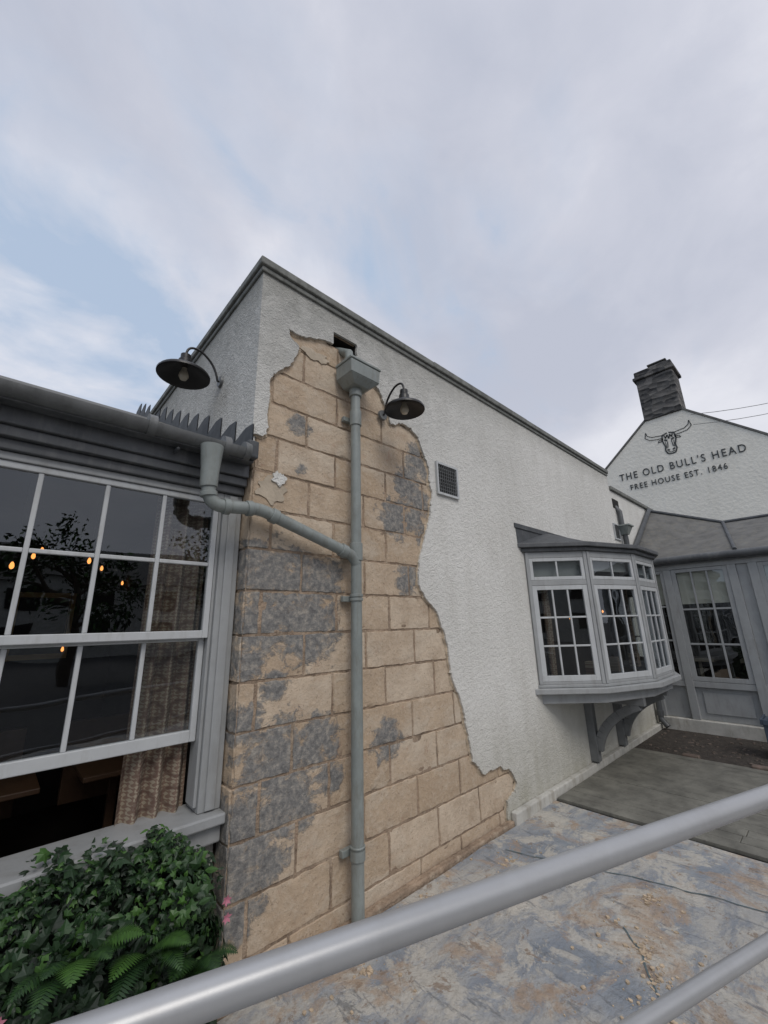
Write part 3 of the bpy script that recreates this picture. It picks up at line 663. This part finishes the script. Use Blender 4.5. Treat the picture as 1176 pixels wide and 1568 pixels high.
# ------------------------------------------------------------------ hedge
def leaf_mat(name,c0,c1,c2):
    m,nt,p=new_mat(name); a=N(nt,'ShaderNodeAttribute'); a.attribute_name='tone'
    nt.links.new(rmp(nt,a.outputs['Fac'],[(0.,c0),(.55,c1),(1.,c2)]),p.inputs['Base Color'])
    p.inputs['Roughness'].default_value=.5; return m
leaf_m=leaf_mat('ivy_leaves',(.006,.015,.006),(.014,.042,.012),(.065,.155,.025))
ivy=[(0,0),(.28,-.12),(.55,.05),(.38,.28),(.62,.55),(.28,.55),(0,1.0),(-.28,.55),(-.62,.55),(-.38,.28),(-.55,.05),(-.28,-.12)]
lance=[(0,0),(.16,.2),(.22,.45),(.14,.75),(0,1.),(-.14,.75),(-.22,.45),(-.16,.2)]
lv=[];lf=[];lt=[]
def leaf(p,nrm,s,t,shape,droop=.2):
    nrm=Vector(nrm).normalized(); dwn=Vector((random.uniform(-.8,.8),random.uniform(-.5,.2),random.uniform(-1,.5)))
    up=(dwn-nrm*dwn.dot(nrm)).normalized(); rt=up.cross(nrm); b=len(lv)
    lv.append(tuple(p+up*s*.35+nrm*s*.06)); lt.append(t)
    for (a,c) in shape: lv.append(tuple(p+rt*a*s+up*c*s-nrm*(abs(a)*.35+c*c*droop)*s)); lt.append(t)
    n=len(shape)
    for i in range(n): lf.append((b,b+1+i,b+1+(i+1)%n))
def hfront(x,z): return 2.07+.15*noise.noise(Vector((x*3,z*3,0)))+.12*noise.noise(Vector((x*8,z*8,4)))+(.10 if z>.6 else 0)*(z-.6)/.1
def htop(x): return .70+.07*noise.noise(Vector((x*4,1,7)))+.05*noise.noise(Vector((x*11,1,9)))-(.12*max(0,(x-.72)/.2))
def redge(z): return .82+.09*max(0,min(1,(.62-z)/.3))+.03*noise.noise(Vector((z*8,3,3)))
for _ in range(9500):
    z=random.uniform(0,.75); x=random.uniform(-2.4,redge(z)) if random.random()<.4 else random.uniform(-.2,redge(z))
    tp=htop(x); k=random.random()
    dpt=0
    if k<.74: z=min(z,tp); dpt=random.uniform(-.06,.12); y=hfront(x,z)+dpt; nr=(random.uniform(-.9,.9),-1,random.uniform(-.4,1.2))
    elif k<.90: z=tp+random.uniform(-.06,.05); y=random.uniform(2.08,2.28); nr=(random.uniform(-.8,.8),random.uniform(-.9,.2),1)
    else: z=random.uniform(0,.62); x=redge(z)+random.uniform(-.05,.04); y=random.uniform(2.05,2.3); nr=(1,random.uniform(-.8,.2),random.uniform(-.2,.8))
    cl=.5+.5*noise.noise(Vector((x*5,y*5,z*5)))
    t=min(1,max(0,random.gauss(.02+.5*cl+.25*(z-.3),.2)-dpt*2.5))  # leaves deeper in and lower down toned darker, painting the hedge's shade
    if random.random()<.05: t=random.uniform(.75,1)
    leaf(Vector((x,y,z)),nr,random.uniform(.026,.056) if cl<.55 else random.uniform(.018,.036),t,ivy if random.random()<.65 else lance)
def spray(x,y,z,L):
    d=Vector((random.uniform(-.6,.6),-.7,random.uniform(.1,1))).normalized()
    for i in range(9):
        p=Vector((x,y,z))+d*L*i/9+Vector((0,0,-L*.35*(i/9)**2))
        for s_ in (1,-1): leaf(p,(s_*.5,-.7,.6),.034*(1-.04*i),random.uniform(.25,.8),lance)
for _ in range(46): 
    x=random.uniform(-.3,.8); spray(x,2.05,random.uniform(.15,.72),random.uniform(.08,.18))
def fern(base,dirv,L,t0=.5):
    base=Vector(base);dirv=Vector(dirv).normalized(); n=22; side=dirv.cross(Vector((0,0,1))).normalized()
    prev=base
    for i in range(n):
        t=i/n; p=base+dirv*L*t+Vector((0,0,1))*(L*.35*t-L*.75*t*t)
        ln=L*.26*math.sin(math.pi*min(1,t*.9+.12))**.8
        tan=(p-prev).normalized() if i else dirv
        for sgn in (1,-1):
            d=(side*sgn+tan*.35+Vector((0,0,-.15))).normalized()
            b=len(lv); wv=tan*L*.018
            for q in (p-wv*.8,p+d*ln*.5-wv*1.1,p+d*ln,p+d*ln*.5+wv*1.1,p+wv*.8): lv.append(tuple(q)); lt.append(min(1,t0+random.uniform(-.1,.15)))
            lf.append((b,b+1,b+2,b+3,b+4))
        prev=p
for bx,by,bz in ((.62,1.96,.46),(.22,1.95,.36),(-.3,1.95,.5),(.5,1.97,.25),(.80,2.0,.32),(.38,1.95,.52),(.72,1.98,.2)):
    for k in range(7):
        a=random.uniform(-2.6,-.5); fern((bx+random.uniform(-.03,.03),by,bz),(math.cos(a)*.7,math.sin(a)*.5,random.uniform(-.1,.7)),random.uniform(.16,.26),random.uniform(.45,.85))
me=bpy.data.meshes.new('ivy_hedge'); me.from_pydata(lv,[],lf); me.update()
at=me.attributes.new('tone','FLOAT','POINT'); at.data.foreach_set('value',lt); me.materials.append(leaf_m)
hedge=bpy.data.objects.new('ivy_hedge',me); COL.objects.link(hedge)
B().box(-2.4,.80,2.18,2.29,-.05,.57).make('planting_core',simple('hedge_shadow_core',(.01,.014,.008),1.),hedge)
fw=B()
for (x,y,z) in ((.93,2.03,.42),(.91,2.0,.50),(.28,1.90,.28),(.33,1.90,.36),(.60,1.92,.30),(.10,1.90,.24),(.2,1.92,.5)):
    for j in range(6):
        a=j*1.047+random.random()*.4; d=Vector((math.cos(a),-.35,math.sin(a))); e=Vector((-math.sin(a),0,math.cos(a))); p=Vector((x,y,z)); s=.017
        fw.quad(p,p+d*s*.6+e*s*.35,p+d*s*1.3,p+d*s*.6-e*s*.35)
fw.make('pink_flowers',simple('pink_petals',(.55,.20,.27),.7),hedge)

# ------------------------------------------------------------------ trees and house behind the viewer, invented for the panes to reflect
def tree(name,x,y,h,seed):
    e=empty(name,(0,0,0)); rr=random.Random(seed)
    tr=B(); tr.tube([(x,y,0),(x+.1,y,h*.25),(x-.05,y+.1,h*.5),(x,y,h*.8)],[h*.035,h*.028,h*.02,h*.008],10)
    ends=[]
    for k in range(9):
        a=rr.random()*6.28; z0=h*rr.uniform(.3,.6); L=h*rr.uniform(.2,.38); q=(x+math.cos(a)*L,y+math.sin(a)*L,z0+L*rr.uniform(.3,.9)); tr.tube([(x,y,z0),((x+q[0])/2,(y+q[1])/2,z0+(q[2]-z0)*.4),q],[h*.014,h*.009,h*.004],6); ends.append(q)
    tr.make('trunk',simple('bark',(.07,.055,.04),.95),e)
    v=[];f=[];t=[]
    for q in ends+[(x,y,h*.85),(x,y,h*.7)]:
        for c in range(5):
            cc=Vector(q)+Vector([rr.gauss(0,h*.07) for _ in range(3)])
            for _ in range(50):
                p=cc+Vector([rr.gauss(0,h*.035) for _ in range(3)]); s=h*.016; d=Vector([rr.gauss(0,1) for _ in range(3)]).normalized(); g_=d.orthogonal().normalized()
                b=len(v); v+=[tuple(p),tuple(p+d*s+g_*s*.5),tuple(p+d*2*s),tuple(p+d*s-g_*s*.5)]; f.append((b,b+1,b+2,b+3)); t+=[rr.random()]*4
    me=bpy.data.meshes.new('crown'); me.from_pydata(v,[],f); at=me.attributes.new('tone','FLOAT','POINT'); at.data.foreach_set('value',t); me.materials.append(leaf_m)
    o=bpy.data.objects.new('crown',me); COL.objects.link(o); o.parent=e
tree('broadleaf_tree',-3.8,-9,4.6,1); tree('broadleaf_tree.001',1.8,-13,5.5,2); tree('broadleaf_tree.002',7.5,-12,6,3); tree('broadleaf_tree.003',-9,-8,5,4)
hb=empty('white_house')
B().box(-16,18,-34,-27,0,4.6).make('walls',simple('pale_wall',(.5,.48,.43),.9),hb)
rr_=B(); rr_.add([(-16.3,-26.7,4.6),(18.3,-26.7,4.6),(18.3,-30.5,7.2),(-16.3,-30.5,7.2),(-16.3,-34.3,4.6),(18.3,-34.3,4.6)],[(0,1,2,3),(3,2,5,4),(0,3,4),(1,5,2)]); rr_.make('roof',slate_m,hb)
ww=B()
for k in range(9):
    x=-14+k*3.6; ww.box(x,x+1.4,-27.0,-26.95,.9,2.2).box(x,x+1.4,-27.0,-26.95,3,4.1)
ww.make('windows',dark_m,hb)

# ------------------------------------------------------------------ sky, sun, camera
W=bpy.data.worlds.new('World'); S.world=W; W.use_nodes=True; nt=W.node_tree; bg=nt.nodes['Background']
sun_el=math.radians(48); SX,SY=-.32,-.9; az=math.atan2(SX,SY)
sky=N(nt,'ShaderNodeTexSky'); sky.sky_type='NISHITA'; sky.sun_disc=False; sky.sun_elevation=sun_el; sky.sun_rotation=az
tc=nt.nodes.new('ShaderNodeTexCoord'); G=tc.outputs['Generated']; sx=nt.nodes.new('ShaderNodeSeparateXYZ'); nt.links.new(G,sx.inputs[0])
zc=math_n(nt,'MAXIMUM',sx.outputs[2],0.)
zd=math_n(nt,'ADD',zc,.75)
dv=N(nt,'ShaderNodeVectorMath',operation='DIVIDE'); cb_=nt.nodes.new('ShaderNodeCombineXYZ')
for i in range(3): nt.links.new(zd,cb_.inputs[i])
nt.links.new(G,dv.inputs[0]); nt.links.new(cb_.outputs[0],dv.inputs[1]); D_=dv.outputs[0]
n1=noise_n(nt,mapping(nt,D_,(1,1.3,1.6)),3.6,7,.56,.4); n2=noise_n(nt,D_,2.1,6,.5,.2); n3=noise_n(nt,D_,6.5,7,.6,.4)
side=math_n(nt,'ADD',math_n(nt,'MULTIPLY',sx.outputs[0],.73),math_n(nt,'MULTIPLY',sx.outputs[1],-.68))
cc=math_n(nt,'MULTIPLY_ADD',n3,.35,n2)
cl=rmp(nt,cc,[(.52,(5.2,5.5,6.5)),(.68,(6.2,6.4,7.3)),(.84,(7.8,7.9,8.6))])
low=N(nt,'ShaderNodeMapRange'); low.inputs['From Min'].default_value=.5; low.inputs['From Max'].default_value=.05; nt.links.new(zc,low.inputs[0])
cl=mixc(nt,math_n(nt,'MULTIPLY',low.outputs[0],.6),cl,(7.2,7.35,7.9))
mk=rmp(nt,math_n(nt,'MULTIPLY_ADD',side,.22,n1),[(.28,0.),(.41,.75),(.54,1.)])
sk=mixc(nt,.85,sky.outputs[0],(5.0,6.1,7.8))
c=mixc(nt,mk,sk,cl)
mr=N(nt,'ShaderNodeMapRange'); mr.inputs['From Min'].default_value=.92; mr.inputs['From Max'].default_value=1.; mr.inputs['To Min'].default_value=1.; mr.inputs['To Max'].default_value=2.2; nt.links.new(zc,mr.inputs[0])
vm=N(nt,'ShaderNodeVectorMath',operation='SCALE'); nt.links.new(c,vm.inputs[0]); nt.links.new(mr.outputs[0],vm.inputs['Scale'])
nt.links.new(vm.outputs[0],bg.inputs[0]); bg.inputs[1].default_value=.1
L=bpy.data.lights.new('sun','SUN'); L.energy=1.25; L.angle=math.radians(25); L.color=(1,.95,.88)
lo=bpy.data.objects.new('sun',L); COL.objects.link(lo)
dvec=Vector((SX,SY,0)).normalized()*math.cos(sun_el)+Vector((0,0,math.sin(sun_el)))
lo.rotation_euler=dvec.to_track_quat('Z','Y').to_euler(); lo.location=dvec*30
cam=bpy.data.cameras.new('camera'); cam.sensor_fit='VERTICAL'; cam.sensor_height=36; cam.sensor_width=27; cam.lens=623/1568*36; cam.clip_end=1000; cam.clip_start=.02
co_=bpy.data.objects.new('camera',cam); COL.objects.link(co_)
co_.matrix_world=Matrix.Translation((0,0,1.6))@Matrix.Rotation(-math.radians(43.11),4,'Z')@Matrix.Rotation(math.pi/2+math.radians(15.51),4,'X')@Matrix.Rotation(math.radians(-1.38),4,'Z')
S.camera=co_
